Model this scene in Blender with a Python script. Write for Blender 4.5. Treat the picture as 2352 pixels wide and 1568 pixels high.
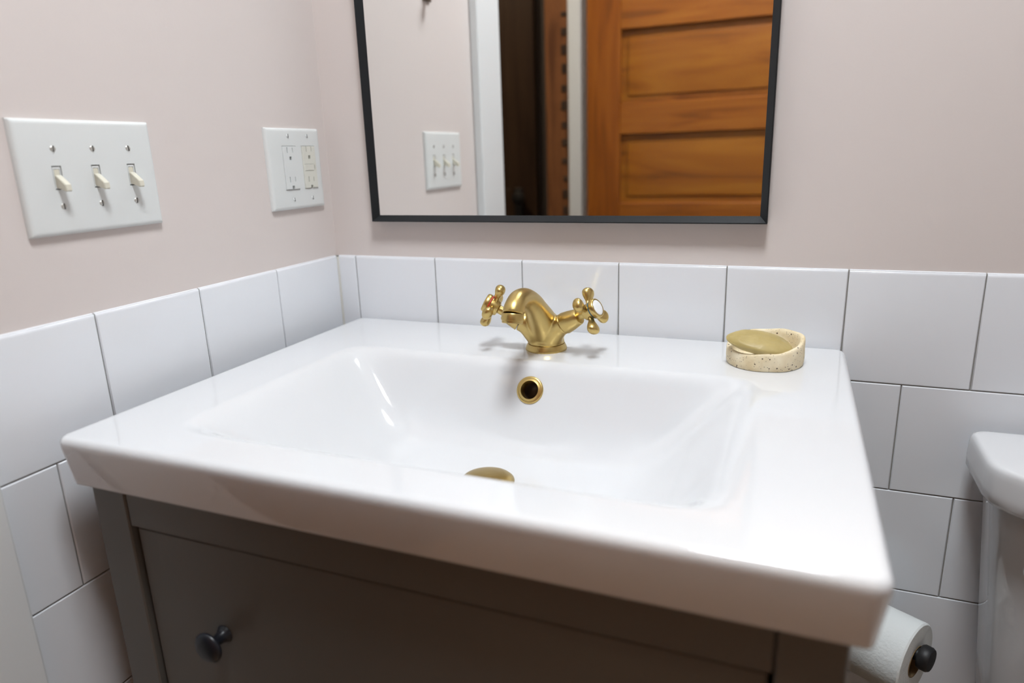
import bpy, bmesh, math, random
from mathutils import Vector, Matrix, noise

# ------------------------------------------------------------------ reset
for o in list(bpy.data.objects):
    bpy.data.objects.remove(o)
SC = bpy.context.scene
COL = SC.collection
random.seed(7)
PI = math.pi
R = math.radians

# ------------------------------------------------------------------ camera
cam_d = bpy.data.cameras.new('camera')
cam = bpy.data.objects.new('camera', cam_d)
COL.objects.link(cam)
cam.location = (.73891, -1.00398, .26962)
cam.rotation_mode = 'XYZ'
cam.rotation_euler = (R(74.7745), R(1.808), R(21.8753))
cam_d.sensor_fit = 'HORIZONTAL'
cam_d.sensor_width = 36.0
cam_d.lens = 1584.079 / 2352.0 * 36.0
cam_d.clip_start = .02
cam_d.dof.use_dof = True
cam_d.dof.focus_distance = .93
cam_d.dof.aperture_fstop = 2.6
SC.camera = cam

# ------------------------------------------------------------------ world, exposure
W = bpy.data.worlds.new('world')
SC.world = W
W.use_nodes = True
W.node_tree.nodes['Background'].inputs[0].default_value = (.8, .88, 1, 1)
W.node_tree.nodes['Background'].inputs[1].default_value = .05
SC.view_settings.view_transform = 'Standard'
SC.view_settings.look = 'None'
SC.view_settings.gamma = 1.0
SC.view_settings.exposure = 0.0
SC.view_settings.use_curve_mapping = False
SC.cycles.use_denoising = True
SC.cycles.max_bounces = 6
SC.cycles.diffuse_bounces = 3
SC.cycles.glossy_bounces = 3
SC.cycles.transmission_bounces = 1
SC.cycles.transparent_max_bounces = 2
SC.cycles.sample_clamp_indirect = 8.0
SC.cycles.use_adaptive_sampling = True
SC.cycles.adaptive_threshold = .08
SC.cycles.adaptive_min_samples = 12
SC.cycles.use_light_tree = False
LAMP_POS = (.71, -.73)
LAMP_POWER = 24.4          # watts of the ceiling lamp

# ------------------------------------------------------------------ materials
def mat(name, col, rough=.5, metal=0., spec=.5, coat=0., bump=None, mottled=None, emit=None):
    m = bpy.data.materials.new(name)
    m.use_nodes = True
    nt = m.node_tree
    b = nt.nodes['Principled BSDF']
    b.inputs['Base Color'].default_value = (*col, 1)
    b.inputs['Roughness'].default_value = rough
    b.inputs['Metallic'].default_value = metal
    b.inputs['Specular IOR Level'].default_value = spec
    b.inputs['Coat Weight'].default_value = coat
    b.inputs['Coat Roughness'].default_value = .05
    if emit:
        b.inputs['Emission Color'].default_value = (*emit[0], 1)
        b.inputs['Emission Strength'].default_value = emit[1]
    tc = nt.nodes.new('ShaderNodeTexCoord')
    if bump:
        n = nt.nodes.new('ShaderNodeTexNoise')
        n.inputs['Scale'].default_value = bump[0]
        n.inputs['Detail'].default_value = 3
        nt.links.new(tc.outputs['Object'], n.inputs['Vector'])
        bp = nt.nodes.new('ShaderNodeBump')
        bp.inputs['Strength'].default_value = bump[1]
        bp.inputs['Distance'].default_value = bump[2]
        nt.links.new(n.outputs['Fac'], bp.inputs['Height'])
        nt.links.new(bp.outputs['Normal'], b.inputs['Normal'])
    if mottled:
        n = nt.nodes.new('ShaderNodeTexNoise')
        n.inputs['Scale'].default_value = mottled[0]
        n.inputs['Detail'].default_value = 4
        nt.links.new(tc.outputs['Object'], n.inputs['Vector'])
        r = nt.nodes.new('ShaderNodeValToRGB')
        r.color_ramp.elements[0].position = .3
        r.color_ramp.elements[1].position = .7
        r.color_ramp.elements[0].color = (*mottled[1], 1)
        r.color_ramp.elements[1].color = (*mottled[2], 1)
        nt.links.new(n.outputs['Fac'], r.inputs['Fac'])
        nt.links.new(r.outputs['Color'], b.inputs['Base Color'])
    return m

def wood(name, dark, mid, light, scale, rough=.40, coat=.1):
    """stained board: stretched noise for the grain, along the axis with the smallest scale"""
    m = mat(name, mid, rough, spec=.35, coat=coat)
    nt = m.node_tree
    b = nt.nodes['Principled BSDF']
    tc = nt.nodes.new('ShaderNodeTexCoord')
    mp = nt.nodes.new('ShaderNodeMapping')
    mp.inputs['Scale'].default_value = scale
    nt.links.new(tc.outputs['Object'], mp.inputs['Vector'])
    n = nt.nodes.new('ShaderNodeTexNoise')
    n.inputs['Scale'].default_value = 1.0
    n.inputs['Detail'].default_value = 5
    n.inputs['Distortion'].default_value = 1.2
    nt.links.new(mp.outputs['Vector'], n.inputs['Vector'])
    r = nt.nodes.new('ShaderNodeValToRGB')
    e = r.color_ramp.elements
    e[0].position = .30; e[0].color = (*dark, 1)
    e[1].position = .72; e[1].color = (*light, 1)
    k = e.new(.46); k.color = (*mid, 1)
    nt.links.new(n.outputs['Fac'], r.inputs['Fac'])
    nt.links.new(r.outputs['Color'], b.inputs['Base Color'])
    return m

def speckled(name):
    m = mat(name, (.62, .50, .32), .75)
    nt = m.node_tree
    b = nt.nodes['Principled BSDF']
    tc = nt.nodes.new('ShaderNodeTexCoord')
    n = nt.nodes.new('ShaderNodeTexNoise')
    n.inputs['Scale'].default_value = 45
    nt.links.new(tc.outputs['Object'], n.inputs['Vector'])
    r = nt.nodes.new('ShaderNodeValToRGB')
    r.color_ramp.elements[0].position = .3
    r.color_ramp.elements[1].position = .7
    r.color_ramp.elements[0].color = (.76, .62, .38, 1)
    r.color_ramp.elements[1].color = (.93, .83, .61, 1)
    nt.links.new(n.outputs['Fac'], r.inputs['Fac'])
    last = r.outputs['Color']
    for sc, lim, keep in ((230, .24, .72), (520, .22, .70)):
        v = nt.nodes.new('ShaderNodeTexVoronoi')
        v.inputs['Scale'].default_value = sc
        nt.links.new(tc.outputs['Object'], v.inputs['Vector'])
        lt = nt.nodes.new('ShaderNodeMath'); lt.operation = 'LESS_THAN'
        lt.inputs[1].default_value = lim
        nt.links.new(v.outputs['Distance'], lt.inputs[0])
        sp = nt.nodes.new('ShaderNodeSeparateColor')
        nt.links.new(v.outputs['Color'], sp.inputs[0])
        gt = nt.nodes.new('ShaderNodeMath'); gt.operation = 'GREATER_THAN'
        gt.inputs[1].default_value = keep
        nt.links.new(sp.outputs[0], gt.inputs[0])
        mu = nt.nodes.new('ShaderNodeMath'); mu.operation = 'MULTIPLY'
        nt.links.new(lt.outputs[0], mu.inputs[0]); nt.links.new(gt.outputs[0], mu.inputs[1])
        mx = nt.nodes.new('ShaderNodeMix'); mx.data_type = 'RGBA'
        nt.links.new(mu.outputs[0], mx.inputs['Factor'])
        nt.links.new(last, mx.inputs['A'])
        mx.inputs['B'].default_value = (.09, .055, .03, 1)
        last = mx.outputs['Result']
    nt.links.new(last, b.inputs['Base Color'])
    nz = nt.nodes.new('ShaderNodeTexNoise'); nz.inputs['Scale'].default_value = 300
    nt.links.new(tc.outputs['Object'], nz.inputs['Vector'])
    bp = nt.nodes.new('ShaderNodeBump'); bp.inputs['Strength'].default_value = .4; bp.inputs['Distance'].default_value = .0008
    nt.links.new(nz.outputs['Fac'], bp.inputs['Height'])
    nt.links.new(bp.outputs['Normal'], b.inputs['Normal'])
    return m

M = dict(
    paint=mat('pink_paint', (.715, .645, .615), .62, spec=.3, bump=(260, .12, .0006)),
    ceil=mat('ceiling_paint', (.8, .79, .77), .8),
    tile=mat('white_tile_glaze', (.815, .835, .872), .10, spec=.5, bump=(9, .03, .0010)),
    grout=mat('grey_grout', (.30, .29, .27), .9, bump=(500, .3, .0005)),
    caulk=mat('white_caulk', (.70, .69, .64), .6),
    porcelain=mat('white_porcelain', (.745, .755, .772), .08, spec=.5, coat=.3),
    brass=mat('brushed_brass', (.60, .445, .17), .36, metal=1., bump=(420, .06, .0004)),
    brass_dark=mat('aged_brass', (.44, .32, .12), .34, metal=1., bump=(180, .25, .0005)),
    pipe=mat('dark_waste_pipe', (.06, .042, .036), .35),
    black=mat('black_metal', (.010, .010, .011), .5),
    frame=mat('black_mirror_frame', (.010, .012, .014), .40, spec=.35),
    glass=mat('mirror_silver', (.93, .94, .93), .0, metal=1.),
    grey=mat('dark_grey_lacquer', (.138, .131, .118), .42, bump=(300, .05, .0003)),
    grey_in=mat('cabinet_inside', (.05, .048, .045), .7),
    navy=mat('black_blue_knob', (.010, .012, .018), .35),
    plastic=mat('white_plastic', (.76, .78, .77), .28),
    ivory=mat('ivory_plastic', (.72, .69, .58), .35),
    ivory2=mat('pale_ivory_plastic', (.74, .735, .66), .32),
    gap=mat('dark_recess', (.02, .018, .016), .8),
    steel=mat('screw_steel', (.62, .61, .57), .35, metal=.6),
    bronze=mat('dull_bronze', (.20, .16, .13), .5, metal=.5),
    red=mat('red_band', (.55, .06, .03), .4),
    blue=mat('blue_band', (.02, .10, .16), .4),
    cap=mat('white_enamel', (.9, .91, .92), .12),
    dish=speckled('speckled_stoneware'),
    soap=mat('olive_soap', (.50, .40, .18), .45, bump=(70, .5, .002), mottled=(30, (.41, .31, .105), (.52, .41, .17))),
    paper=mat('toilet_tissue', (.80, .83, .82), .9, bump=(240, .5, .0012)),
    card=mat('brown_card', (.20, .13, .06), .8),
    chrome=mat('chrome', (.8, .8, .8), .12, metal=1.),
    trim=mat('white_gloss_trim', (.80, .83, .84), .3),
    jamb=mat('grey_white_jamb', (.62, .60, .55), .45),
    rail=wood('door_wood_across', (.20, .056, .004), (.29, .084, .006), (.36, .120, .010), (2.2, 8, 26)),
    stile=wood('door_wood_upright', (.17, .045, .004), (.25, .066, .005), (.31, .092, .008), (26, 8, 2.2)),
    panelw=wood('door_wood_panel', (.15, .040, .003), (.29, .090, .006), (.37, .135, .010), (2.0, 8, 13)),
    hallw=wood('hall_dark_wood', (.025, .014, .008), (.04, .022, .013), (.055, .032, .018), (16, 16, 1.5)),
    hallc=wood('hall_brown_wood', (.10, .035, .012), (.17, .062, .02), (.22, .085, .026), (22, 22, 2.0)),
    floorw=wood('floor_boards', (.19, .125, .085), (.33, .225, .15), (.40, .28, .19), (18, 1.6, 4), rough=.4),
    rearw=wood('rear_bounce_wood', (.28, .175, .095), (.47, .31, .18), (.58, .39, .24), (14, 14, 1.5)),  # unseen finish, brown invented to dim and tint bounce on the sink front
    hallp=mat('hall_paint', (.06, .05, .045), .8),
    lamp=mat('lamp_glass', (.9, .9, .9), .5, emit=((1.0, .98, .95), 3.0)),
)

# ------------------------------------------------------------------ mesh helpers
def link(name, bm, m, parent=None, smooth=False, angle=None):
    me = bpy.data.meshes.new(name)
    bm.to_mesh(me); bm.free()
    me.materials.append(m)
    if smooth:
        for p in me.polygons: p.use_smooth = True
    o = bpy.data.objects.new(name, me)
    COL.objects.link(o)
    if parent is not None: o.parent = parent
    if angle is not None:
        me.set_sharp_from_angle(angle=R(angle))
    return o

def put(o, loc=(0, 0, 0), rot=(0, 0, 0)):
    o.location = loc; o.rotation_euler = rot
    return o

def tag(o, label=None, cat=None, group=None, kind=None):
    if label: o['label'] = label
    if cat: o['category'] = cat
    if group: o['group'] = group
    if kind: o['kind'] = kind
    return o

def empty(name, loc=(0, 0, 0), rot=(0, 0, 0)):
    o = bpy.data.objects.new(name, None)
    COL.objects.link(o)
    o.location = loc; o.rotation_euler = rot
    o.empty_display_size = .02
    return o

def box(bm, x0, x1, y0, y1, z0, z1, bev=0., seg=1):
    vs = [bm.verts.new((x, y, z)) for x in (x0, x1) for y in (y0, y1) for z in (z0, z1)]
    f = [(0, 1, 3, 2), (4, 6, 7, 5), (0, 4, 5, 1), (2, 3, 7, 6), (0, 2, 6, 4), (1, 5, 7, 3)]
    fs = [bm.faces.new([vs[i] for i in q]) for q in f]
    if bev > 0:
        es = list({e for q in fs for e in q.edges})
        bmesh.ops.bevel(bm, geom=es, offset=bev, segments=seg, affect='EDGES', profile=.5)
    return bm

def boxbm(*a, **k):
    bm = bmesh.new()
    box(bm, *a, **k)
    bmesh.ops.recalc_face_normals(bm, faces=bm.faces)
    return bm

def lathe(bm, prof, n=48, mtx=None, close=True):
    """profile of (radius, height) spun about z"""
    rings = []
    for r, z in prof:
        if r < 1e-6:
            rings.append([bm.verts.new((0, 0, z))])
        else:
            rings.append([bm.verts.new((r * math.cos(2 * PI * i / n), r * math.sin(2 * PI * i / n), z)) for i in range(n)])
    for a, b in zip(rings, rings[1:]):
        for i in range(n):
            j = (i + 1) % n
            if len(a) == 1 and len(b) == 1: continue
            if len(a) == 1: bm.faces.new((a[0], b[i], b[j]))
            elif len(b) == 1: bm.faces.new((a[i], a[j], b[0]))
            else: bm.faces.new((a[i], a[j], b[j], b[i]))
    if mtx is not None:
        bmesh.ops.transform(bm, matrix=mtx, verts=[v for r_ in rings for v in r_])
    return bm

def lathebm(prof, n=48, mtx=None):
    bm = bmesh.new()
    lathe(bm, prof, n, mtx)
    bmesh.ops.recalc_face_normals(bm, faces=bm.faces)
    return bm

def tube(bm, pts, rad, n=24):
    pts = [Vector(p) for p in pts]
    rings = []
    ref = Vector((1, 0, 0))
    for i, p in enumerate(pts):
        t = (pts[min(i + 1, len(pts) - 1)] - pts[max(i - 1, 0)]).normalized()
        a = ref - t * ref.dot(t)
        if a.length < 1e-4: a = Vector((0, 1, 0)) - t * t.y
        a.normalize()
        b = t.cross(a)
        r = rad[i] if isinstance(rad, (list, tuple)) else rad
        rings.append([bm.verts.new(p + (a * math.cos(2 * PI * k / n) + b * math.sin(2 * PI * k / n)) * r) for k in range(n)])
    for a, b in zip(rings, rings[1:]):
        for k in range(n):
            bm.faces.new((a[k], a[(k + 1) % n], b[(k + 1) % n], b[k]))
    bm.faces.new(rings[0][::-1]); bm.faces.new(rings[-1])
    return bm

def spline(pts, n):
    """Catmull-Rom through tuples of any length"""
    out = []
    P = [pts[0]] + list(pts) + [pts[-1]]
    for i in range(1, len(P) - 2):
        for k in range(n):
            t = k / n
            q = []
            for d in range(len(P[0])):
                p0, p1, p2, p3 = P[i - 1][d], P[i][d], P[i + 1][d], P[i + 2][d]
                q.append(.5 * (2 * p1 + (p2 - p0) * t + (2 * p0 - 5 * p1 + 4 * p2 - p3) * t * t + (3 * p1 - p0 - 3 * p2 + p3) * t ** 3))
            out.append(tuple(q))
    out.append(tuple(pts[-1]))
    return out

def prism(bm, outline, z0, z1, bev=0., seg=2, scale_top=1.0):
    a = [bm.verts.new((x, y, z0)) for x, y in outline]
    b = [bm.verts.new((x * scale_top, y * scale_top, z1)) for x, y in outline]
    n = len(a)
    f = [bm.faces.new([a[i], a[(i + 1) % n], b[(i + 1) % n], b[i]]) for i in range(n)]
    lo = bm.faces.new(a[::-1]); hi = bm.faces.new(b)
    if bev > 0:
        es = list(hi.edges) + list(lo.edges)
        bmesh.ops.bevel(bm, geom=es, offset=bev, segments=seg, affect='EDGES', profile=.5)
    return bm

def frame_to(d, up=(0, 0, 1)):
    """matrix whose z axis is d and whose x axis leans to up"""
    z = Vector(d).normalized()
    u = Vector(up)
    x = (u - z * u.dot(z)).normalized()
    y = z.cross(x)
    return Matrix((x, y, z)).transposed().to_4x4()

def faceplate(w, h, holes, t, bev, seg=3):
    """wall plate in y (across), z (up), x (out of the wall), with pillowed edge and real openings
    holes: (y0, y1, z0, z1)"""
    bm = bmesh.new()
    us = {-w / 2, w / 2}; vs = {-h / 2, h / 2}
    for k in range(1, seg + 1):
        d = bev * k / seg
        us |= {-w / 2 + d, w / 2 - d}; vs |= {-h / 2 + d, h / 2 - d}
    for a, b, c, d in holes:
        us |= {a, b}; vs |= {c, d}
    us = sorted(us); vs = sorted(vs)
    def hgt(u, v):
        e = min(w / 2 - abs(u), h / 2 - abs(v)) / bev
        e = max(0, min(1, e))
        return t * (.45 + .55 * math.sqrt(max(0, 1 - (1 - e) ** 2))) if e > 0 else t * .45
    V = {(i, j): bm.verts.new((hgt(u, v), u, v)) for i, u in enumerate(us) for j, v in enumerate(vs)}
    def inside(u, v):
        return any(a < u < b and c < v < d for a, b, c, d in holes)
    for i in range(len(us) - 1):
        for j in range(len(vs) - 1):
            if not inside((us[i] + us[i + 1]) / 2, (vs[j] + vs[j + 1]) / 2):
                bm.faces.new((V[i, j], V[i + 1, j], V[i + 1, j + 1], V[i, j + 1]))
    for e in [e for e in bm.edges if len(e.link_faces) == 1]:
        a, b = e.verts
        c = bm.verts.new((0, b.co.y, b.co.z)); d = bm.verts.new((0, a.co.y, a.co.z))
        bm.faces.new((a, b, c, d))
    loose = [v for v in bm.verts if not v.link_faces]
    for v in loose: bm.verts.remove(v)
    bmesh.ops.remove_doubles(bm, verts=bm.verts, dist=1e-6)
    bmesh.ops.recalc_face_normals(bm, faces=bm.faces)
    return bm

# ------------------------------------------------------------------ measures
FLOOR = -.85
CEIL = 1.70
RX = 2.10                   # right wall
BY = -2.40                  # wall behind the camera
PNT = .005                  # the paint lies this far behind the face of the tiles
TP = .1549                  # pitch of the tiles
TH = .1544
TZ = .1079                  # top of the tiles
OP0, OP1, OPZ = -.752, -1.512, 1.15      # doorway in the left wall
CAS = -.612                 # near edge of the door casing

# ------------------------------------------------------------------ room shell
def struct(name, bm, m, parent=None):
    o = link(name, bm, m, parent)
    o['kind'] = 'structure'
    return o

wall_back = struct('wall_back', boxbm(-.12, RX + .1, PNT, PNT + .1, FLOOR, CEIL), M['paint'])
bm = bmesh.new()
box(bm, -PNT - .11, -PNT, OP0, PNT, FLOOR, CEIL)
box(bm, -PNT - .11, -PNT, OP1, OP0, OPZ, CEIL)
box(bm, -PNT - .11, -PNT, BY, OP1, FLOOR, CEIL)
wall_left = struct('wall_left', bm, M['paint'])
struct('wall_right', boxbm(RX, RX + .1, BY - .1, PNT, FLOOR, CEIL), M['paint'])
struct('wall_rear', boxbm(-.115, RX, BY - .1, BY, FLOOR, CEIL), M['rearw'])
floor_o = struct('floor', boxbm(-1.9, RX + .1, -3.6, .1, FLOOR - .05, FLOOR - .004), M['gap'])
struct('ceiling', boxbm(-1.9, RX + .1, -3.6, .1, CEIL, CEIL + .05), M['ceil'])
# floor boards, each one its own piece
pb = bmesh.new(); box(pb, 0, .118, 0, 2.45, 0, .004, bev=.0008)
pme = bpy.data.meshes.new('plank'); pb.to_mesh(pme); pb.free(); pme.materials.append(M['floorw'])
for i in range(18):
    o = bpy.data.objects.new('plank', pme); COL.objects.link(o); o.parent = floor_o
    o.location = (-.005 + i * .1195, -2.40, FLOOR - .004)
# hall beyond the doorway
struct('wall_hall_far', boxbm(-1.5, -1.4, -2.6, .005, FLOOR, CEIL), M['hallp'])
struct('wall_hall_end', boxbm(-1.4, -.115, -2.0, -1.9, FLOOR, CEIL), M['hallp'])
struct('wall_hall_near', boxbm(-1.4, -.12, -.25, -.2, FLOOR, CEIL), M['hallp'])

# ------------------------------------------------------------------ wall tiles
def tile_mesh(w, h, top=False, t=.0075, bev=.0011):
    """face at local x-z plane, front at y = 0, body to +y; origin at lower left corner"""
    bm = bmesh.new()
    if not top:
        a = [(0, 0), (w, 0), (w, h), (0, h)]
        ins = [(bev, bev), (w - bev, bev), (w - bev, h - bev), (bev, h - bev)]
        B = [bm.verts.new((x, t, z)) for x, z in a]
        E = [bm.verts.new((x, bev, z)) for x, z in a]
        F = [bm.verts.new((x, 0, z)) for x, z in ins]
        for i in range(4):
            j = (i + 1) % 4
            bm.faces.new((B[i], B[j], E[j], E[i])); bm.faces.new((E[i], E[j], F[j], F[i]))
        bm.faces.new(F)
    else:                                   # rounded upper edge
        r = .0055
        prof = [(t, 0), (bev, 0), (0, bev), (0, h - r)]
        for k in range(1, 6):
            q = PI / 2 * k / 5
            prof.append((r - r * math.cos(q), h - r + r * math.sin(q)))
        prof.append((t, h))
        cols = []
        for x, ins in ((0, bev), (bev, 0), (w - bev, 0), (w, bev)):
            cols.append([bm.verts.new((x, max(y, ins) if y < bev else y, z)) for y, z in prof])
        for a, b in zip(cols, cols[1:]):
            for k in range(len(prof) - 1):
                bm.faces.new((a[k], b[k], b[k + 1], a[k + 1]))
        bm.faces.new(cols[0][::-1]); bm.faces.new(cols[-1])
    bmesh.ops.recalc_face_normals(bm, faces=bm.faces)
    me = bpy.data.meshes.new('tile')
    bm.to_mesh(me); bm.free()
    me.materials.append(M['tile'])
    for p in me.polygons: p.use_smooth = top and p.area < .3 * w * h      # the face itself is dead flat
    if top: me.set_sharp_from_angle(angle=R(30))
    return me
_tiles = {}
GR = .0016
def tile(x, w, row, parent, side):
    w -= GR; h = TH - GR
    key = (round(w, 4), row == 0)
    if key not in _tiles: _tiles[key] = tile_mesh(w, h, row == 0)
    o = bpy.data.objects.new('tile', _tiles[key]); COL.objects.link(o); o.parent = parent
    z = TZ - (row + 1) * TH + GR
    jx, jy = random.uniform(-.0002, .0002), random.uniform(0, .00025)
    if side == 'b':
        o.location = (x + GR / 2 + jx, jy, z)
    else:                                   # left wall: local x runs along -y .. +y
        o.rotation_euler = (0, 0, PI / 2)
        o.location = (-jy, x + GR / 2, z)
    return o
ROWS = 7
for row in range(ROWS):
    if TZ - (row + 1) * TH < FLOOR - .12: continue
    off = .0367 if row % 2 == 0 else .1132
    xs = [0.0008] + [off + i * TP for i in range(15)]
    for a, b in zip(xs, xs[1:]):
        b = min(b, RX)
        if b - a > .01: tile(a, b - a, row, wall_back, 'b')
    off = -.1564 if row % 2 == 0 else -.0790
    ys = [-.0008] + [off - i * TP for i in range(6)]
    for a, b in zip(ys, ys[1:]):
        b = max(b, CAS)
        if a - b > .01: tile(b, a - b, row, wall_left, 'l')
g = struct('grout', boxbm(-.004, RX, .0022, PNT + .001, FLOOR, TZ - .001), M['grout'], wall_back)
g = struct('grout', boxbm(-PNT - .001, -.0022, CAS, .003, FLOOR, TZ - .001), M['grout'], wall_left)
# soft caulk bead in the corner of the tiles
bm = bmesh.new()
tube(bm, [(.0006, -.0006, FLOOR + .3), (.0006, -.0006, TZ - .003)], .0022, 10)
struct('caulk', bm, M['caulk'], wall_back)

# ------------------------------------------------------------------ door casing, jambs
def casing(name, x0, x1, y0, y1, z0, z1):
    bm = bmesh.new()
    box(bm, x0, x1, y0, y1, z0, z1, bev=.003, seg=2)
    bmesh.ops.recalc_face_normals(bm, faces=bm.faces)
    return struct(name, bm, M['trim'])
casing('trim_1', -PNT, .016, OP0 + .006, CAS, FLOOR, OPZ + .11)
casing('trim_2', -PNT, .0155, OP1 - .006, OP0 + .006, OPZ, OPZ + .11)
casing('trim_3', -PNT, .016, OP1 - .14, OP1 - .006, FLOOR, OPZ + .11)
casing('trim_4', -PNT - .112, -PNT + .004, OP0 - .018, OP0 + .0055, FLOOR, OPZ)
bm = boxbm(-.040, .012, OP1 + .001, OP1 + .022, FLOOR, OPZ, bev=.008, seg=4)
struct('trim_5', bm, M['jamb'])
# bare wooden hall side of the far jamb, with the old keyhole cuts in it
bm = bmesh.new()
box(bm, -.124, -.041, OP1 + .001, OP1 + .016, FLOOR, OPZ, bev=.002)
jw = struct('trim_6', bm, M['hallc'])
for k in range(14):
    z = -.02 + k * .062
    struct('notch', boxbm(-.062 + random.uniform(-.004, .004), -.043, OP1 + .0155, OP1 + .0185, z, z + random.uniform(.014, .034), bev=.001), M['hallw'], jw)

# ------------------------------------------------------------------ open five-panel door
DX0, DX1, DY0, DY1 = .040, .778, -1.500, -1.460
door = empty('door_1', (DX0, DY0, FLOOR))
door['kind'] = 'structure'
def dpart(name, bm, m, parent=door):
    bmesh.ops.translate(bm, verts=bm.verts, vec=-Vector(door.location))
    return link(name, bm, m, parent, smooth=True, angle=30)
ST = .118
ZT, ZB = 1.11, FLOOR + .012
dpart('stile', boxbm(DX0, DX0 + ST, DY0, DY1, ZB, ZT, bev=.002), M['stile'])
dpart('stile', boxbm(DX1 - ST, DX1, DY0, DY1, ZB, ZT, bev=.002), M['stile'])
tops = [.992, .657, .3216, -.0135, -.348]
PH = .2335
edges = [ZT] + [z for t in tops for z in (t, t - PH)] + [ZB]
for a, b in zip(edges[0::2], edges[1::2]):
    dpart('rail', boxbm(DX0 + ST, DX1 - ST, DY0, DY1, b, a, bev=.002), M['rail'])
for t in tops:
    x0, x1, z0, z1 = DX0 + ST, DX1 - ST, t - PH, t
    bm = bmesh.new()
    def ring(ins, y):
        return [bm.verts.new(p) for p in ((x0 + ins, y, z0 + ins), (x1 - ins, y, z0 + ins), (x1 - ins, y, z1 - ins), (x0 + ins, y, z1 - ins))]
    rs = [ring(-.002, DY0 + .012), ring(-.002, DY1 - .018), ring(.010, DY1 - .018), ring(.024, DY1 - .0165), ring(.0255, DY1 - .0125), ring(.029, DY1 - .012)]
    for p, q in zip(rs, rs[1:]):
        for i in range(4):
            bm.faces.new((p[i], p[(i + 1) % 4], q[(i + 1) % 4], q[i]))
    bm.faces.new(rs[-1]); bm.faces.new(rs[0][::-1])
    bmesh.ops.recalc_face_normals(bm, faces=bm.faces)
    pn = dpart('panel', bm, M['panelw'])
# knob of the open door, near its free edge
kn = lathebm([(0, .058), (.016, .056), (.026, .045), (.026, .038), (.012, .026), (.009, .010), (.026, .008), (.028, 0)], 32,
             Matrix.Translation((DX1 - .06, DY1, .06)) @ Matrix.Rotation(-PI / 2, 4, 'X'))
dpart('door_knob', kn, M['brass_dark'])

# dark hall door seen through the doorway in the mirror
hd = empty('door_2', (-.72, -1.90, FLOOR)); hd['kind'] = 'structure'
def hpart(name, bm, m, parent=None):
    bmesh.ops.translate(bm, verts=bm.verts, vec=-Vector(hd.location))
    return link(name, bm, m, parent or hd)
hpart('stile', boxbm(-1.10, -.98, -1.90, -1.86, FLOOR, 1.15, bev=.002), M['hallw'])
hpart('stile', boxbm(-.42, -.30, -1.90, -1.86, FLOOR, 1.15, bev=.002), M['hallw'])
for z0, z1 in ((FLOOR, -.62), (-.02, .12), (1.02, 1.15)):
    hpart('rail', boxbm(-.98, -.42, -1.90, -1.86, z0, z1, bev=.002), M['hallw'])
for z0, z1 in ((-.62, -.02), (.12, 1.02)):
    hpart('panel', boxbm(-.98, -.42, -1.895, -1.875, z0, z1, bev=.001), M['hallw'])
bp = hpart('escutcheon', boxbm(-.40, -.36, -1.86, -1.852, -.02, .125, bev=.004, seg=2), M['black'])
k = hpart('door_knob', lathebm([(0, .06), (.02, .056), (.029, .044), (.026, .034), (.012, .024), (.010, .0), ], 28,
                               Matrix.Translation((-.365, -1.855, .085)) @ Matrix.Rotation(-PI / 2, 4, 'X')), M['black'], bp)

# ------------------------------------------------------------------ vanity sink
SX0, SX1 = .0385, .8155
SY0, SY1 = -.0025, -.5670
ST_ = .056
BCX = .4245
RIM = dict(x0=.1335, x1=.7190, y0=-.168, y1=-.5160)
def ramp(x, w):
    if x <= -w: return 0.
    if x >= w: return x
    return (x + w) ** 2 / (4 * w)
DEPTH = .100
def basin_depth(x, y):
    dx = min(x - RIM['x0'], RIM['x1'] - x) * 1.0
    db = (RIM['y0'] - y) * 1.9
    df = (y - RIM['y1']) * 1.25
    dy = -.012 * math.log(math.exp(-db / .012) + math.exp(-df / .012)) if min(db, df) > -.2 else min(db, df)
    k = .022                                  # all slopes melt into each other
    d = -k * math.log(math.exp(-dx / k) + math.exp(-dy / k)) if min(dx, dy) > -.2 else min(dx, dy)
    w1, w2 = .016, .045
    return min(ramp(d - w1, w1) - ramp(d - w1 - DEPTH, w2), DEPTH)
DRN = (.4185, -.318)
def sink_z(x, y):
    z = -basin_depth(x, y)
    r = math.hypot((x - DRN[0]) * .55, y - DRN[1])
    z -= .010 * max(0, 1 - r / .17) * min(1, -z / .06)
    return z
sink = empty('vanity_sink', ((SX0 + SX1) / 2, (SY0 + SY1) / 2, -ST_))
tag(sink, 'wide white porcelain sink with a rectangular basin on the grey cabinet', 'sink')
def spart(name, bm, m, parent=None, **k):
    bmesh.ops.translate(bm, verts=bm.verts, vec=-Vector(sink.location))
    return link(name, bm, m, parent or sink, **k)
def rrect(cx, cy, hx, hy, r, nc=10, nl=112, ns=76):
    pts = []
    def arc(ax, ay, a0):
        for i in range(nc + 1):
            a = a0 + PI / 2 * i / nc
            pts.append((ax + r * math.cos(a), ay + r * math.sin(a)))
    def seg(p, q, n):
        for i in range(1, n):
            pts.append((p[0] + (q[0] - p[0]) * i / n, p[1] + (q[1] - p[1]) * i / n))
    c = [(cx + hx - r, cy + hy - r), (cx - hx + r, cy + hy - r), (cx - hx + r, cy - hy + r), (cx + hx - r, cy - hy + r)]
    arc(*c[0], 0); seg((c[0][0], cy + hy), (c[1][0], cy + hy), nl)
    arc(*c[1], PI / 2); seg((cx - hx, c[1][1]), (cx - hx, c[2][1]), ns)
    arc(*c[2], PI); seg((c[2][0], cy - hy), (c[3][0], cy - hy), nl)
    arc(*c[3], 1.5 * PI); seg((cx + hx, c[3][1]), (cx + hx, c[0][1]), ns)
    return pts
scx, scy, shx, shy = (SX0 + SX1) / 2, (SY0 + SY1) / 2, (SX1 - SX0) / 2, (SY0 - SY1) / 2
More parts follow.
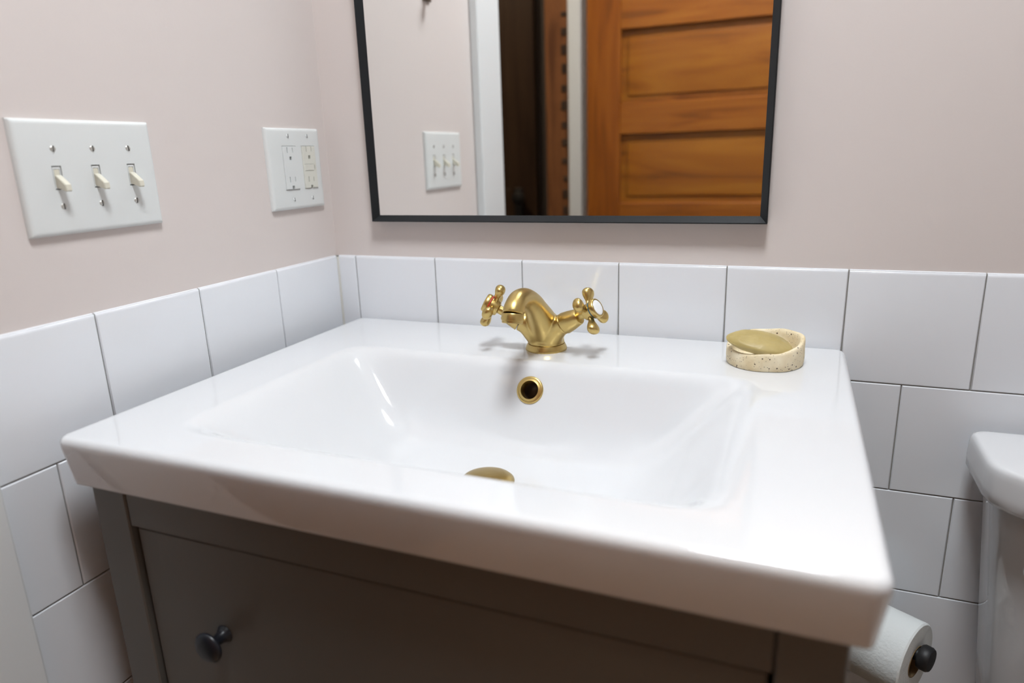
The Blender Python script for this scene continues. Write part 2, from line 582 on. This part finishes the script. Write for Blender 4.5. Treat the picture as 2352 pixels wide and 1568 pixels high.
# overflow hole on the back slope
OVX = .4290
ovy = RIM['y0']
for i in range(400):                       # walk down the slope to the height of the hole
    ovy -= .0002
    if sink_z(OVX, ovy) < -.034: break
ovz = sink_z(OVX, ovy)
_n = Vector((0, (sink_z(OVX, ovy + .002) - sink_z(OVX, ovy - .002)) / .004, -1)) * -1
ovn = _n.normalized()
bm = bmesh.new()
rings = []
def addring(off, z, r):
    rings.append([bm.verts.new((x, y, z)) for x, y in rrect(scx, scy, shx - off, shy - off, max(r - off, .002))])
ER = .0075
CR = .014
addring(.060, -ST_, CR + .05)
addring(.009, -ST_, CR)
addring(.0068, -ST_ + .0012, CR)
addring(.006, -ST_ + .004, CR)
addring(.0, -ER - .004, CR)
for k in range(7):
    q = PI / 2 * k / 6
    addring(ER * (1 - math.cos(q)), -ER + ER * math.sin(q), CR)
base = rrect(scx, scy, shx - ER, shy - ER, .008)
bx, by = BCX, -.335
NR = 132
for k in range(1, NR):
    s = 1 - (k / NR) ** 1.0 * .985
    rings.append([bm.verts.new((bx + (x - bx) * s, by + (y - by) * s, 0)) for x, y in base])
    for v in rings[-1]: v.co.z = sink_z(v.co.x, v.co.y)
n = len(base)
for a, b in zip(rings, rings[1:]):
    for i in range(n):
        j = (i + 1) % n
        bm.faces.new((a[i], a[j], b[j], b[i]))
bm.faces.new(rings[-1])
OV = Vector((OVX, ovy, ovz))
kill = [f for f in bm.faces if min((v.co - OV).length for v in f.verts) < .0122 or
        (f.calc_center_median().xy - Vector(DRN)).length < .022]
bmesh.ops.delete(bm, geom=kill, context='FACES')
bmesh.ops.recalc_face_normals(bm, faces=bm.faces)
spart('basin', bm, M['porcelain'], smooth=True, angle=60)
mo = Matrix.Translation(OV) @ frame_to(ovn)
ring_o = spart('overflow_ring', lathebm([(.0186, -.003), (.0186, .0006), (.0180, .0016), (.0164, .0021), (.0138, .0020), (.0128, .0028), (.0122, .0028), (.0117, .0018), (.0115, -.012)], 48, mo), M['brass'], smooth=True, angle=50)
spart('overflow_pipe', lathebm([(.0115, -.0115), (.0115, -.028), (.0, -.0285)], 32, mo), M['pipe'], ring_o, smooth=True)
ring_o.children[0].location = (0, 0, 0)
dz = sink_z(*DRN)
md = Matrix.Translation((DRN[0], DRN[1], dz))
dr = spart('drain_cover', lathebm([(.0, .0105), (.012, .0100), (.022, .0085), (.029, .0060), (.0325, .0030), (.033, .0012), (.032, -.002), (.012, -.003)], 56, md), M['brass_dark'], smooth=True, angle=60)
bm = lathebm([(.0240, -.012), (.0240, -.0005), (.0350, .0004), (.0360, -.003)], 56, md)
spart('drain_flange', bm, M['brass_dark'], smooth=True, angle=50)

# ------------------------------------------------------------------ brass faucet
FX, FY = .4235, -.1095
fau = empty('faucet', (FX, FY, 0.0))
tag(fau, 'brushed brass basin faucet with two cross handles on the sink ledge', 'faucet')
bm = lathebm([(.0, 0), (.0292, 0), (.0296, .0012), (.0290, .0032), (.0272, .0075), (.0264, .0090), (.0, .0090)], 64)
link('base_ring', bm, M['brass'], fau, smooth=True, angle=40)

def arm_dir(s): return Vector((s * .860, -.185, .470)).normalized()
def arm_base(s): return Vector((s * .0325, -.0150, .0425))
# body: solids melted together by a voxel remesh, then smoothed
bm = bmesh.new()
lathe(bm, [(0, .0088), (.0262, .0088), (.0258, .0120), (.0250, .017), (.0246, .024), (.0235, .034), (.020, .044), (.012, .052), (0, .054)], 40)
path = spline([(0, -.002, .022, .0235), (0, -.010, .036, .0225), (0, -.020, .0480, .0200), (0, -.0370, .0640, .0165), (0, -.0545, .0780, .0145), (0, -.0790, .0895, .0130),
               (0, -.1020, .0915, .0128), (0, -.1170, .0850, .0130), (0, -.1225, .0775, .0134)], 8)
tube(bm, [p[:3] for p in path], [p[3] for p in path], 32)
for s in (-1, 1):
    d = arm_dir(s); b = arm_base(s)
    # root of the arm flowing into the body
    rt = spline([(s * .004, -.004, .016, .0200), (s * .014, -.010, .0285, .0175), (*(b - d * .010), .0150), (*b, .0146)], 6)
    tube(bm, [p[:3] for p in rt], [p[3] for p in rt], 28)
bmesh.ops.recalc_face_normals(bm, faces=bm.faces)
me = bpy.data.meshes.new('tmp'); bm.to_mesh(me); bm.free()
tmp = bpy.data.objects.new('tmp', me); COL.objects.link(tmp)
md_ = tmp.modifiers.new('r', 'REMESH'); md_.mode = 'VOXEL'; md_.voxel_size = .0011
ms_ = tmp.modifiers.new('s', 'SMOOTH'); ms_.factor = .5; ms_.iterations = 14
dg = bpy.context.evaluated_depsgraph_get()
me2 = bpy.data.meshes.new_from_object(tmp.evaluated_get(dg)); me2.name = 'spout_body'
bpy.data.objects.remove(tmp)
me2.materials.clear(); me2.materials.append(M['brass'])
for p in me2.polygons: p.use_smooth = True
body = bpy.data.objects.new('spout_body', me2); COL.objects.link(body); body.parent = fau
# aerator under the spout tip
tipd = Vector((0, -.0055, -.0075)).normalized()
tip = Vector((0, -.1222, .0785))
bm = lathebm([(.0, .011), (.0095, .011), (.0100, .0125), (.0122, .0125), (.0132, .0118), (.0134, .0090), (.0140, .0086), (.0142, .0010), (.0136, 0), (.0, 0)], 40,
             Matrix.Translation(tip) @ frame_to((0, -.25, -1), (1, 0, 0)))
link('aerator', bm, M['brass'], fau, smooth=True, angle=40)

def handle(s):
    d = arm_dir(s); b = arm_base(s)
    sleeve = bmesh.new()
    lathe(sleeve, [(.0, .0006), (.0150, .0006), (.0152, .0014), (.0138, .012), (.0122, .020), (.0112, .0248), (.0102, .0262), (.0, .0262)], 40,
          Matrix.Translation(b) @ frame_to(d))
    bmesh.ops.recalc_face_normals(sleeve, faces=sleeve.faces)
    link('handle_sleeve', sleeve, M['brass'], fau, smooth=True, angle=40)
    mt = Matrix.Translation(b + d * (.0445 if s > 0 else .0430)) @ frame_to(d, (0, 0, 1)) @ Matrix.Rotation(R(-30 if s > 0 else -11), 4, 'Z')
    h = bmesh.new()
    for k in range(4):
        m0 = Matrix.Rotation(PI / 2 * k, 4, 'Z')
        nb = len(h.verts)
        tmpb = bmesh.new()
        # a teardrop paddle: narrow neck, swollen rounded end
        sec = spline([(.004, .0062, .0038), (.011, .0050, .0034), (.0155, .0054, .0037), (.0205, .0080, .0056), (.0255, .0097, .0071),
                      (.0295, .0093, .0070), (.0322, .0070, .0054), (.0337, .0036, .0028), (.0340, .0006, .0005)], 3)
        rg = []
        for yy, ww, tt in sec:
            zc = .0018 * max(0, (yy - .012) / .022)
            rg.append([tmpb.verts.new((ww * math.cos(2 * PI * i / 20), yy, zc + tt * math.sin(2 * PI * i / 20))) for i in range(20)])
        for p_, q_ in zip(rg, rg[1:]):
            for i in range(20):
                tmpb.faces.new((p_[i], p_[(i + 1) % 20], q_[(i + 1) % 20], q_[i]))
        tmpb.faces.new(rg[0]); tmpb.faces.new(rg[-1][::-1])
        bmesh.ops.transform(tmpb, matrix=m0, verts=tmpb.verts)
        t_ = bpy.data.meshes.new('t'); tmpb.to_mesh(t_); tmpb.free(); h.from_mesh(t_); bpy.data.meshes.remove(t_)
    lathe(h, [(0, -.0185), (.0062, -.0185), (.0062, -.0090), (.0102, -.0074), (.0112, -.0050), (.0112, .0052), (.0, .0052)], 36)
    bmesh.ops.transform(h, matrix=mt, verts=h.verts)
    bmesh.ops.recalc_face_normals(h, faces=h.faces)
    ho = link('cross_handle', h, M['brass'], fau, smooth=True, angle=38)
    ho['label'] = 'cross handle with a %s band' % ('blue' if s > 0 else 'red')
    bd = lathebm([(.0, .0050), (.0126, .0050), (.0129, .0056), (.0129, .0068), (.0126, .0074), (.0, .0074)], 40, mt)
    link('colour_band', bd, M['blue' if s > 0 else 'red'], ho, smooth=True, angle=40)
    cp = lathebm([(.0, .0072), (.0134, .0072), (.0137, .0082), (.0136, .0112), (.0128, .0134), (.0118, .0140), (.0112, .0140), (.0112, .0128), (0, .0128)], 44, mt)
    link('cap_ring', cp, M['brass'], ho, smooth=True, angle=40)
    en = lathebm([(.0, .0150), (.005, .01485), (.0092, .0143), (.0110, .0134), (.0110, .0126)], 40, mt)
    link('enamel_cap', en, M['cap'], ho, smooth=True)
handle(-1); handle(1)

# ------------------------------------------------------------------ soap dish and soap
DCX, DCY = .7155, -.0950
dish = bmesh.new()
NS = 96
def dish_h(a):                              # height of the rim round the dish
    return .0284 + .0080 * math.cos(a - R(52)) + .0010 * math.sin(3 * a + .6) + .0006 * math.sin(7 * a)
prof = [(.0, 0.), (.70, 0.), (.93, .0), (.975, .03), (.99, .12), (1.0, .35), (1.005, .62), (1.0, .88), (.985, .965), (.955, 1.0), (.90, .985), (.865, .93), (.85, .80), (.83, .45), (.78, .24), (.66, .17), (.0, .15)]
rings = []
for pr, pz in prof:
    if pr == 0:
        rings.append([dish.verts.new((0, 0, pz * .03))]); continue
    row = []
    for i in range(NS):
        a = 2 * PI * i / NS
        rad = .0470 * pr * (1 + .012 * math.sin(2 * a + .8) + .007 * math.sin(5 * a))
        z = pz * dish_h(a)
        nz = noise.noise(Vector((math.cos(a) * 2.2, math.sin(a) * 2.2, pz * 2))) * .0009
        row.append(dish.verts.new(((rad + nz) * math.cos(a), (rad + nz) * math.sin(a), z)))
    rings.append(row)
for a, b in zip(rings, rings[1:]):
    for i in range(NS):
        j = (i + 1) % NS
        if len(a) == 1: dish.faces.new((a[0], b[j], b[i]))
        elif len(b) == 1: dish.faces.new((a[i], a[j], b[0]))
        else: dish.faces.new((a[i], a[j], b[j], b[i]))
bmesh.ops.recalc_face_normals(dish, faces=dish.faces)
do = link('soap_dish', dish, M['dish'], smooth=True)
put(do, (DCX, DCY, .0))
tag(do, 'round cream stoneware soap dish with dark speckles on the sink corner', 'soap dish')

sb = bmesh.new()
bmesh.ops.create_uvsphere(sb, u_segments=72, v_segments=36, radius=1)
for v in sb.verts:
    x, y, z = v.co
    f = .92 + .08 * x                        # a little slimmer at one end
    q = Vector((x * .0405, y * .0270 * f, 0))
    zz = math.copysign(abs(z) ** .80, z) * .0098
    zz += -.0030 * (x - .35) ** 2 * (1 if z > 0 else .6)   # worn, slightly saddled
    nn = noise.noise(Vector((x * 2.4, y * 2.4, z * 2))) * .0010 + noise.noise(Vector((x * 3, y * 16, z * 3))) * .0004
    v.co = Vector((q.x, q.y, zz + nn))
so = link('soap_bar', sb, M['soap'], smooth=True)
put(so, (.7095, -.1165, .0316), (R(14), R(12.5), R(6)))
tag(so, 'worn oval bar of olive tan soap leaning in the speckled dish', 'soap')

# ------------------------------------------------------------------ vanity cabinet
CX0, CX1, CY0, CY1 = .0500, .7960, -.020, -.5450
cab = empty('vanity_cabinet', ((CX0 + CX1) / 2, (CY0 + CY1) / 2, FLOOR))
tag(cab, 'dark grey lacquered vanity cabinet with drawers under the white sink', 'cabinet')
def cpart(name, bm, m, parent=None):
    bmesh.ops.translate(bm, verts=bm.verts, vec=-Vector(cab.location))
    return link(name, bm, m, parent or cab)
ZC = -ST_ - .0005
SWD = .0475
cpart('leg', boxbm(CX0, CX0 + SWD, CY1, CY1 + .040, FLOOR, ZC, bev=.0015), M['grey'])
cpart('leg', boxbm(CX1 - SWD, CX1, CY1, CY1 + .040, FLOOR, ZC, bev=.0015), M['grey'])
cpart('leg', boxbm(CX0, CX0 + SWD, CY0 - .04, CY0, FLOOR, ZC, bev=.0015), M['grey'])
cpart('leg', boxbm(CX1 - SWD, CX1, CY0 - .04, CY0, FLOOR, ZC, bev=.0015), M['grey'])
cpart('side_panel', boxbm(CX0 + .006, CX0 + .018, CY1 + .041, CY0 - .041, -.72, ZC, bev=.001), M['grey'])
cpart('side_panel', boxbm(CX1 - .018, CX1 - .006, CY1 + .041, CY0 - .041, -.72, ZC, bev=.001), M['grey'])
cpart('back_panel', boxbm(CX0 + SWD + .001, CX1 - SWD - .001, CY0 - .014, CY0 - .004, -.72, ZC - .08), M['grey_in'])
cpart('bottom_panel', boxbm(CX0 + .020, CX1 - .020, CY1 + .042, CY0 - .042, -.72, -.705), M['grey_in'])
cpart('rail', boxbm(CX0 + SWD + .0012, CX1 - SWD - .0012, CY1 + .0012, CY1 + .022, -.1045, ZC, bev=.001), M['grey'])
cpart('rail', boxbm(CX0 + SWD + .0012, CX1 - SWD - .0012, CY1 + .0012, CY1 + .022, -.735, -.700, bev=.001), M['grey'])
DW0, DW1 = CX0 + SWD + .004, CX1 - SWD - .004
for z0, z1 in ((-.400, -.1085), (-.696, -.404)):
    dw = cpart('drawer', boxbm(DW0, DW1, CY1 + .006, CY1 + .024, z0, z1, bev=.0015), M['grey'])
    for kx in (.204, .845 - .204):
        zk = z1 - .108
        km = Matrix.Translation((kx, CY1 + .006, zk)) @ Matrix.Rotation(PI / 2, 4, 'X')
        kb = lathebm([(.0, .0285), (.009, .0282), (.0145, .0268), (.0172, .0240), (.0168, .0215), (.0120, .0190), (.0072, .0170), (.0060, .0130), (.0064, .0070), (.0082, .0030), (.0102, .0006), (.0104, 0), (0, 0)], 40, km)
        kb_o = cpart('knob', kb, M['navy'], dw)
        kb_o.location = (0, 0, 0)
        for p in kb_o.data.polygons: p.use_smooth = True

# ------------------------------------------------------------------ mirror
MX0, MX1, MZ0, MZ1 = .0872, .7058, .1679, .960
MYF = -.0145
mir = empty('framed_mirror', ((MX0 + MX1) / 2, PNT, MZ0))
tag(mir, 'rectangular wall mirror in a thin black metal frame above the sink', 'mirror')
def mpart(name, bm, m):
    bmesh.ops.translate(bm, verts=bm.verts, vec=-Vector(mir.location))
    return link(name, bm, m, mir)
FW = .0098
def frame_bar(p, q, inw):
    """mitred bar from p to q (x, z) with inner direction inw: outer edge proud, face sloping in to the glass"""
    bm = bmesh.new()
    d = Vector((q[0] - p[0], q[1] - p[1])).normalized()
    iv = Vector(inw)
    prof = [(0, PNT), (0, MYF), (.0014, MYF), (FW, -.0050), (FW, PNT)]
    def ends(P, sgn):
        out = []
        for w, y in prof:
            v = Vector(P) + iv * w + d * (w * sgn)
            out.append(bm.verts.new((v.x, y, v.y)))
        return out
    A = ends(p, 1); B = ends(q, -1)
    for i in range(len(prof)):
        j = (i + 1) % len(prof)
        bm.faces.new((A[i], A[j], B[j], B[i]))
    bm.faces.new(A[::-1]); bm.faces.new(B)
    bmesh.ops.recalc_face_normals(bm, faces=bm.faces)
    return mpart('frame_bar', bm, M['frame'])
c = [(MX0, MZ0), (MX1, MZ0), (MX1, MZ1), (MX0, MZ1)]
frame_bar(c[0], c[1], (0, 1)); frame_bar(c[1], c[2], (-1, 0)); frame_bar(c[2], c[3], (0, -1)); frame_bar(c[3], c[0], (1, 0))
mpart('mirror_glass', boxbm(MX0 + FW - .002, MX1 - FW + .002, -.0045, -.0010, MZ0 + FW - .002, MZ1 - FW + .002), M['glass'])
mpart('backing_board', boxbm(MX0 + FW - .002, MX1 - FW + .002, -.0008, PNT, MZ0 + FW - .002, MZ1 - FW + .002), M['black'])

# ------------------------------------------------------------------ switch plate
def screw(parent, y, z, x, ang, r=.0034, m=None):
    bm = lathebm([(0, .0013), (r * .6, .0011), (r * .92, .0005), (r, 0)], 16, Matrix.Rotation(PI / 2, 4, 'Y'))
    s = link('screw', bm, m or M['steel'], parent, smooth=True)
    s.location = (x, y, z)
    b2 = boxbm(.0009, .0015, -.00045, .00045, -r * .92, r * .92)
    q = link('slot', b2, M['gap'], s)
    q.rotation_euler = (ang, 0, 0)
    return s
PX = -PNT
sw = empty('switch_plate', (PX, -.4360, .2600))
tag(sw, 'white triple toggle switch plate on the pink wall nearest the camera', 'switch plate')
GNG = .04604
TC = .0034                       # the toggles sit a little off the plate's middle
holes = [(TC + (i - 1) * GNG - .0054, TC + (i - 1) * GNG + .0054, -.0125, .0125) for i in range(3)]
TPL = .0065
link('plate', faceplate(.1680, .1212, holes, TPL, .0058, 4), M['plastic'], sw, smooth=True, angle=35)
link('backing', boxbm(0, .0015, -.07, .07, -.05, .05), M['gap'], sw)
for i in range(3):
    yc = TC + (i - 1) * GNG
    fb = faceplate(.0098, .0238, [(-.0034, .0034, -.0088, .0092)], .0044, .0006, 1)
    f = link('toggle_frame', fb, M['plastic'], sw); f.location = (.0014, yc, 0)
    bm = bmesh.new()
    pts = [(-.001, .0032), (-.001, -.0090), (.0060, -.0112), (.0170, -.0150), (.0182, -.0138), (.0178, -.0078), (.0060, .0018)]
    wd = [.0033, .0033, .0036, .0034, .0034, .0034, .0036]
    A = [bm.verts.new((x, -w, z)) for (x, z), w in zip(pts, wd)]
    B = [bm.verts.new((x, w, z)) for (x, z), w in zip(pts, wd)]
    for k in range(len(pts)):
        j = (k + 1) % len(pts)
        bm.faces.new((A[k], A[j], B[j], B[k]))
    fa = bm.faces.new(A[::-1]); fb_ = bm.faces.new(B)
    bmesh.ops.bevel(bm, geom=list(fa.edges) + list(fb_.edges), offset=.0005, segments=2, affect='EDGES')
    bmesh.ops.recalc_face_normals(bm, faces=bm.faces)
    t = link('toggle', bm, M['ivory'], sw, smooth=True, angle=40); t.location = (.0020, yc, .0005)
    bm = boxbm(0, .0046, -.0031, .0031, .0022, .0086, bev=.0004)
    t2 = link('toggle_bed', bm, M['ivory'], sw); t2.location = (.0012, yc, .0002)
    for z, a in ((.03015, R(-6 + i * 7)), (-.03015, R(4 - i * 5))):
        screw(sw, yc, z, TPL - .0002, a)

# ------------------------------------------------------------------ outlet plate
ou = empty('outlet_plate', (PX, -.0840, .2572))
tag(ou, 'white double outlet plate on the pink wall close to the corner', 'outlet')
OC = .0084 - .0000
yL, yR = OC - GNG / 2, OC + GNG / 2
hw, hh = .0167, .0334
holes = [(y - hw, y + hw, -hh + .0017, hh + .0017) for y in (yL, yR)]
link('plate', faceplate(.1268, .1236, holes, TPL, .0058, 4), M['plastic'], ou, smooth=True, angle=35)
link('backing', boxbm(0, .0015, -.055, .055, -.05, .05), M['gap'], ou)
def receptacle(y, m, gfci):
    slots = []
    off = .0222
    for s in (1, -1):
        zc = s * off + (0 if not gfci else s * .0012)
        slots += [(-.0076, -.0056, zc + .0006, zc + .0092), (.0050, .0068, zc + .0012, zc + .0084), (-.0028, .0024, zc - .0100, zc - .0048)]
    if gfci:
        slots += [(-.0145, .0080, -.0054, .0050), (.0098, .0118, -.0036, .0034)]
    bm = faceplate(2 * hw - .0008, 2 * hh - .0008, slots, .0070, .0010, 2)
    r = link('receptacle', bm, m, ou, smooth=True, angle=35); r.location = (.0012, y, .0017)
    b = link('slot_backing', boxbm(0, .0030, -.0150, .0150, -.0320, .0320), M['gap'], r)
    if gfci:
        for a, c in ((-.0051, .0046),):
            link('reset_button', boxbm(.002, .0076, -.0142, .0077, a, c, bev=.0006, seg=2), M['ivory2'], r)
    return r
receptacle(yL, M['plastic'], False)
r_ = receptacle(yR, M['ivory2'], True)
r_['label'] = 'ivory outlet with a reset button'
for y in (yL, yR):
    for z in (.0501, -.0467):
        screw(ou, y, z, TPL - .0002, R(3), .0030, M['plastic'])

# ------------------------------------------------------------------ robe hook high on the left wall (its foot shows in the mirror)
hk = empty('wall_hook', (PX, -.402, .633))
tag(hk, 'small bronze robe hook on the pink wall at the mirror top', 'hook')
link('mount', boxbm(0, .006, -.016, .016, -.052, .030, bev=.003, seg=2), M['bronze'], hk)
bm = bmesh.new()
pp = spline([(.004, 0, -.020), (.022, 0, -.036), (.040, 0, -.030), (.046, 0, -.008)], 6)
tube(bm, pp, .0055, 14)
link('prong', bm, M['bronze'], hk, smooth=True)

# ------------------------------------------------------------------ toilet
toi = empty('toilet', (1.205, -.35, FLOOR))
tag(toi, 'white porcelain toilet with a bow-fronted tank right of the vanity', 'toilet')
def tpart(name, bm, m, parent=None, **k):
    bmesh.ops.translate(bm, verts=bm.verts, vec=-Vector(toi.location))
    return link(name, bm, m, parent or toi, **k)
def tank_outline(x0, x1, yb, ys, yf, n=10, rc=.016):
    """straight back and sides, softly bowed front with large corners"""
    arc = [(x0 + rc - rc * math.sin(PI / 2 * k / 6), yb - rc + rc * math.cos(PI / 2 * k / 6)) for k in range(7)]
    pts = list(arc)
    cx = (x0 + x1) / 2
    half = spline([(x0, ys), (x0 + .006, ys - .020), (x0 + .028, ys - .043), (x0 + .075, yf + .012), (cx, yf)], n)
    pts += half
    pts += [(2 * cx - x, y) for x, y in half[::-1][1:]]
    pts += [(2 * cx - x, y) for x, y in arc[::-1]]
    return pts
def loft(bm, outs):
    rs = [[bm.verts.new((x, y, z)) for x, y in o] for o, z in outs]
    n = len(rs[0])
    for a, b in zip(rs, rs[1:]):
        for i in range(n):
            bm.faces.new((a[i], a[(i + 1) % n], b[(i + 1) % n], b[i]))
    bm.faces.new(rs[0][::-1]); bm.faces.new(rs[-1])
    bmesh.ops.recalc_face_normals(bm, faces=bm.faces)
    return bm
def lo(i, dx=0.):
    return tank_outline(.9655 + i, 1.4455 - i, -.0165 - i, -.118, -.205 + i)
tpart('tank_lid', loft(bmesh.new(), [(lo(.014), -.1400), (lo(.004), -.1385), (lo(.0005), -.134), (lo(.0), -.122), (lo(.0006), -.103), (lo(.0014), -.0965), (lo(.0032), -.0925), (lo(.0062), -.0906), (lo(.010), -.0902)]),
      M['porcelain'], smooth=True, angle=70)
def tk(i):
    return tank_outline(.986 + i, 1.425 - i, -.022, -.085 + i * .2, -.180 + i)
tpart('tank', loft(bmesh.new(), [(tk(.040), -.47), (tk(.030), -.462), (tk(.024), -.40), (tk(.010), -.25), (tk(.0), -.139)]), M['porcelain'], smooth=True, angle=60)
lv = bmesh.new()
lathe(lv, [(0, .016), (.010, .015), (.0125, .011), (.0125, 0)], 28, Matrix.Translation((1.047, -.168, -.190)) @ Matrix.Rotation(PI / 2, 4, 'X'))
tube(lv, [(1.047, -.183, -.190), (1.032, -.187, -.1895), (1.009, -.188, -.187), (.999, -.187, -.1865)], [.0055, .0055, .0062, .0050], 14)
tpart('flush_lever', lv, M['chrome'], smooth=True, angle=50)
def oval(cx, cy, a, b, n=40, k=1.0):
    return [(cx + a * math.cos(2 * PI * i / n), cy + (b if math.sin(2 * PI * i / n) < 0 else b * k) * math.sin(2 * PI * i / n)) for i in range(n)]
BCY = -.42
tpart('bowl', loft(bmesh.new(), [(oval(1.205, BCY + .06, .115, .22), FLOOR), (oval(1.205, BCY + .06, .110, .21), FLOOR + .06), (oval(1.205, BCY + .05, .110, .18), FLOOR + .18),
                                 (oval(1.205, BCY + .02, .165, .22), FLOOR + .32), (oval(1.205, BCY, .185, .25), FLOOR + .375), (oval(1.205, BCY, .180, .245), FLOOR + .385)]), M['porcelain'], smooth=True, angle=60)
tpart('seat_lid', loft(bmesh.new(), [(oval(1.205, BCY, .186, .250), FLOOR + .386), (oval(1.205, BCY, .190, .254), FLOOR + .392), (oval(1.205, BCY, .190, .254), FLOOR + .408), (oval(1.205, BCY, .180, .244), FLOOR + .416)]), M['plastic'], smooth=True, angle=60)
tpart('neck', loft(bmesh.new(), [(oval(1.205, -.14, .10, .10), FLOOR + .20), (oval(1.205, -.14, .13, .11), FLOOR + .384)]), M['porcelain'], smooth=True, angle=60)

# ------------------------------------------------------------------ toilet paper on its holder
TH_ = R(60)
ax = Vector((math.sin(TH_), -math.cos(TH_), 0))
FC = Vector((.926, -.111, -.386))           # middle of the roll's outer end
tp = empty('toilet_paper', FC - ax * .10)
tag(tp, 'white toilet paper roll on the black holder beside the cabinet', 'toilet paper')
mt = Matrix.Translation((0, 0, 0)) @ frame_to(ax)
RO, RI, LN = .0515, .0215, .100
bm = lathebm([(RI, .0), (RO - .002, 0), (RO, .002), (RO, LN - .002), (RO - .002, LN), (RI, LN), (RI, 0)], 72, mt)
link('roll', bm, M['paper'], tp, smooth=True, angle=40)
bm = lathebm([(RI + .0002, -.0005), (RI + .0002, LN + .0008), (RI - .0010, LN + .0008), (RI - .0010, -.0005), (RI + .0002, -.0005)], 48, mt)
link('cardboard_core', bm, M['card'], tp, smooth=True, angle=40)
ho = empty('paper_holder', FC - ax * .145)
tag(ho, 'black metal toilet paper holder with a round end fixed to the cabinet', 'paper holder')
zr = RI - .001 - .0085                       # the core hangs on the rod
bm = lathebm([(0, .0), (.0085, 0), (.0085, .148), (.0150, .1495), (.0165, .152), (.0165, .160), (.0145, .163), (0, .164)], 36, Matrix.Translation((0, 0, zr)) @ frame_to(ax))
link('rod', bm, M['black'], ho, smooth=True, angle=40)
b0 = -(FC - ax * .145) + Vector((CX1 - .0005, (FC - ax * .145).y, FC.z + zr))
bm = bmesh.new()
tube(bm, [(b0.x, b0.y, b0.z), (.0, .0, zr), ], .0085, 20)
link('post', bm, M['black'], ho, smooth=True, angle=40)
bm = lathebm([(0, .006), (.022, .006), (.024, .004), (.024, 0), (0, 0)], 36, Matrix.Translation(b0) @ Matrix.Rotation(PI / 2, 4, 'Y'))
link('rosette', bm, M['black'], ho, smooth=True, angle=40)

# ------------------------------------------------------------------ ceiling lamp and an added hall fill (above the frame)
cl = empty('ceiling_lamp', (*LAMP_POS, CEIL))
tag(cl, 'round flush ceiling lamp with a glowing glass dome', 'lamp')
link('lamp_base', lathebm([(0, 0), (.225, 0), (.228, -.004), (.228, -.020), (.220, -.024), (0, -.024)], 48), M['chrome'], cl, smooth=True, angle=40)
link('lamp_glass', lathebm([(.215, -.0245), (.212, -.040), (.190, -.062), (.140, -.080), (.075, -.090), (0, -.093)], 48), M['lamp'], cl, smooth=True)
ld = bpy.data.lights.new('lamp_light', 'AREA')
ld.shape = 'DISK'; ld.size = .40; ld.energy = LAMP_POWER; ld.color = (.915, .97, 1.015)
lo_ = bpy.data.objects.new('lamp_light', ld); COL.objects.link(lo_); lo_.parent = cl
lo_.location = (0, 0, -.098)
M['lamp'].cycles.emission_sampling = 'NONE'      # the disc below the glass carries its light
hl = empty('hall_fill', (-.78, -1.05, CEIL))  # unseen source, added to lift the hall door and jamb in the mirror
tag(hl, 'unseen fill lamp added to brighten the dark hall', 'lamp')
link('lamp_base', lathebm([(0, 0), (.10, 0), (.10, -.020), (0, -.022)], 32), M['black'], hl, smooth=True, angle=40)  # housing of the added fill
link('lamp_glass', lathebm([(.09, -.0225), (.085, -.05), (.05, -.075), (0, -.084)], 32), M['plastic'], hl, smooth=True)
hd_ = bpy.data.lights.new('hall_fill_light', 'AREA')
hd_.shape = 'DISK'; hd_.size = .15; hd_.energy = 14.0; hd_.color = (1.0, .78, .55)
h_o = bpy.data.objects.new('hall_fill_light', hd_); COL.objects.link(h_o); h_o.parent = hl
h_o.location = (0, 0, -.09)
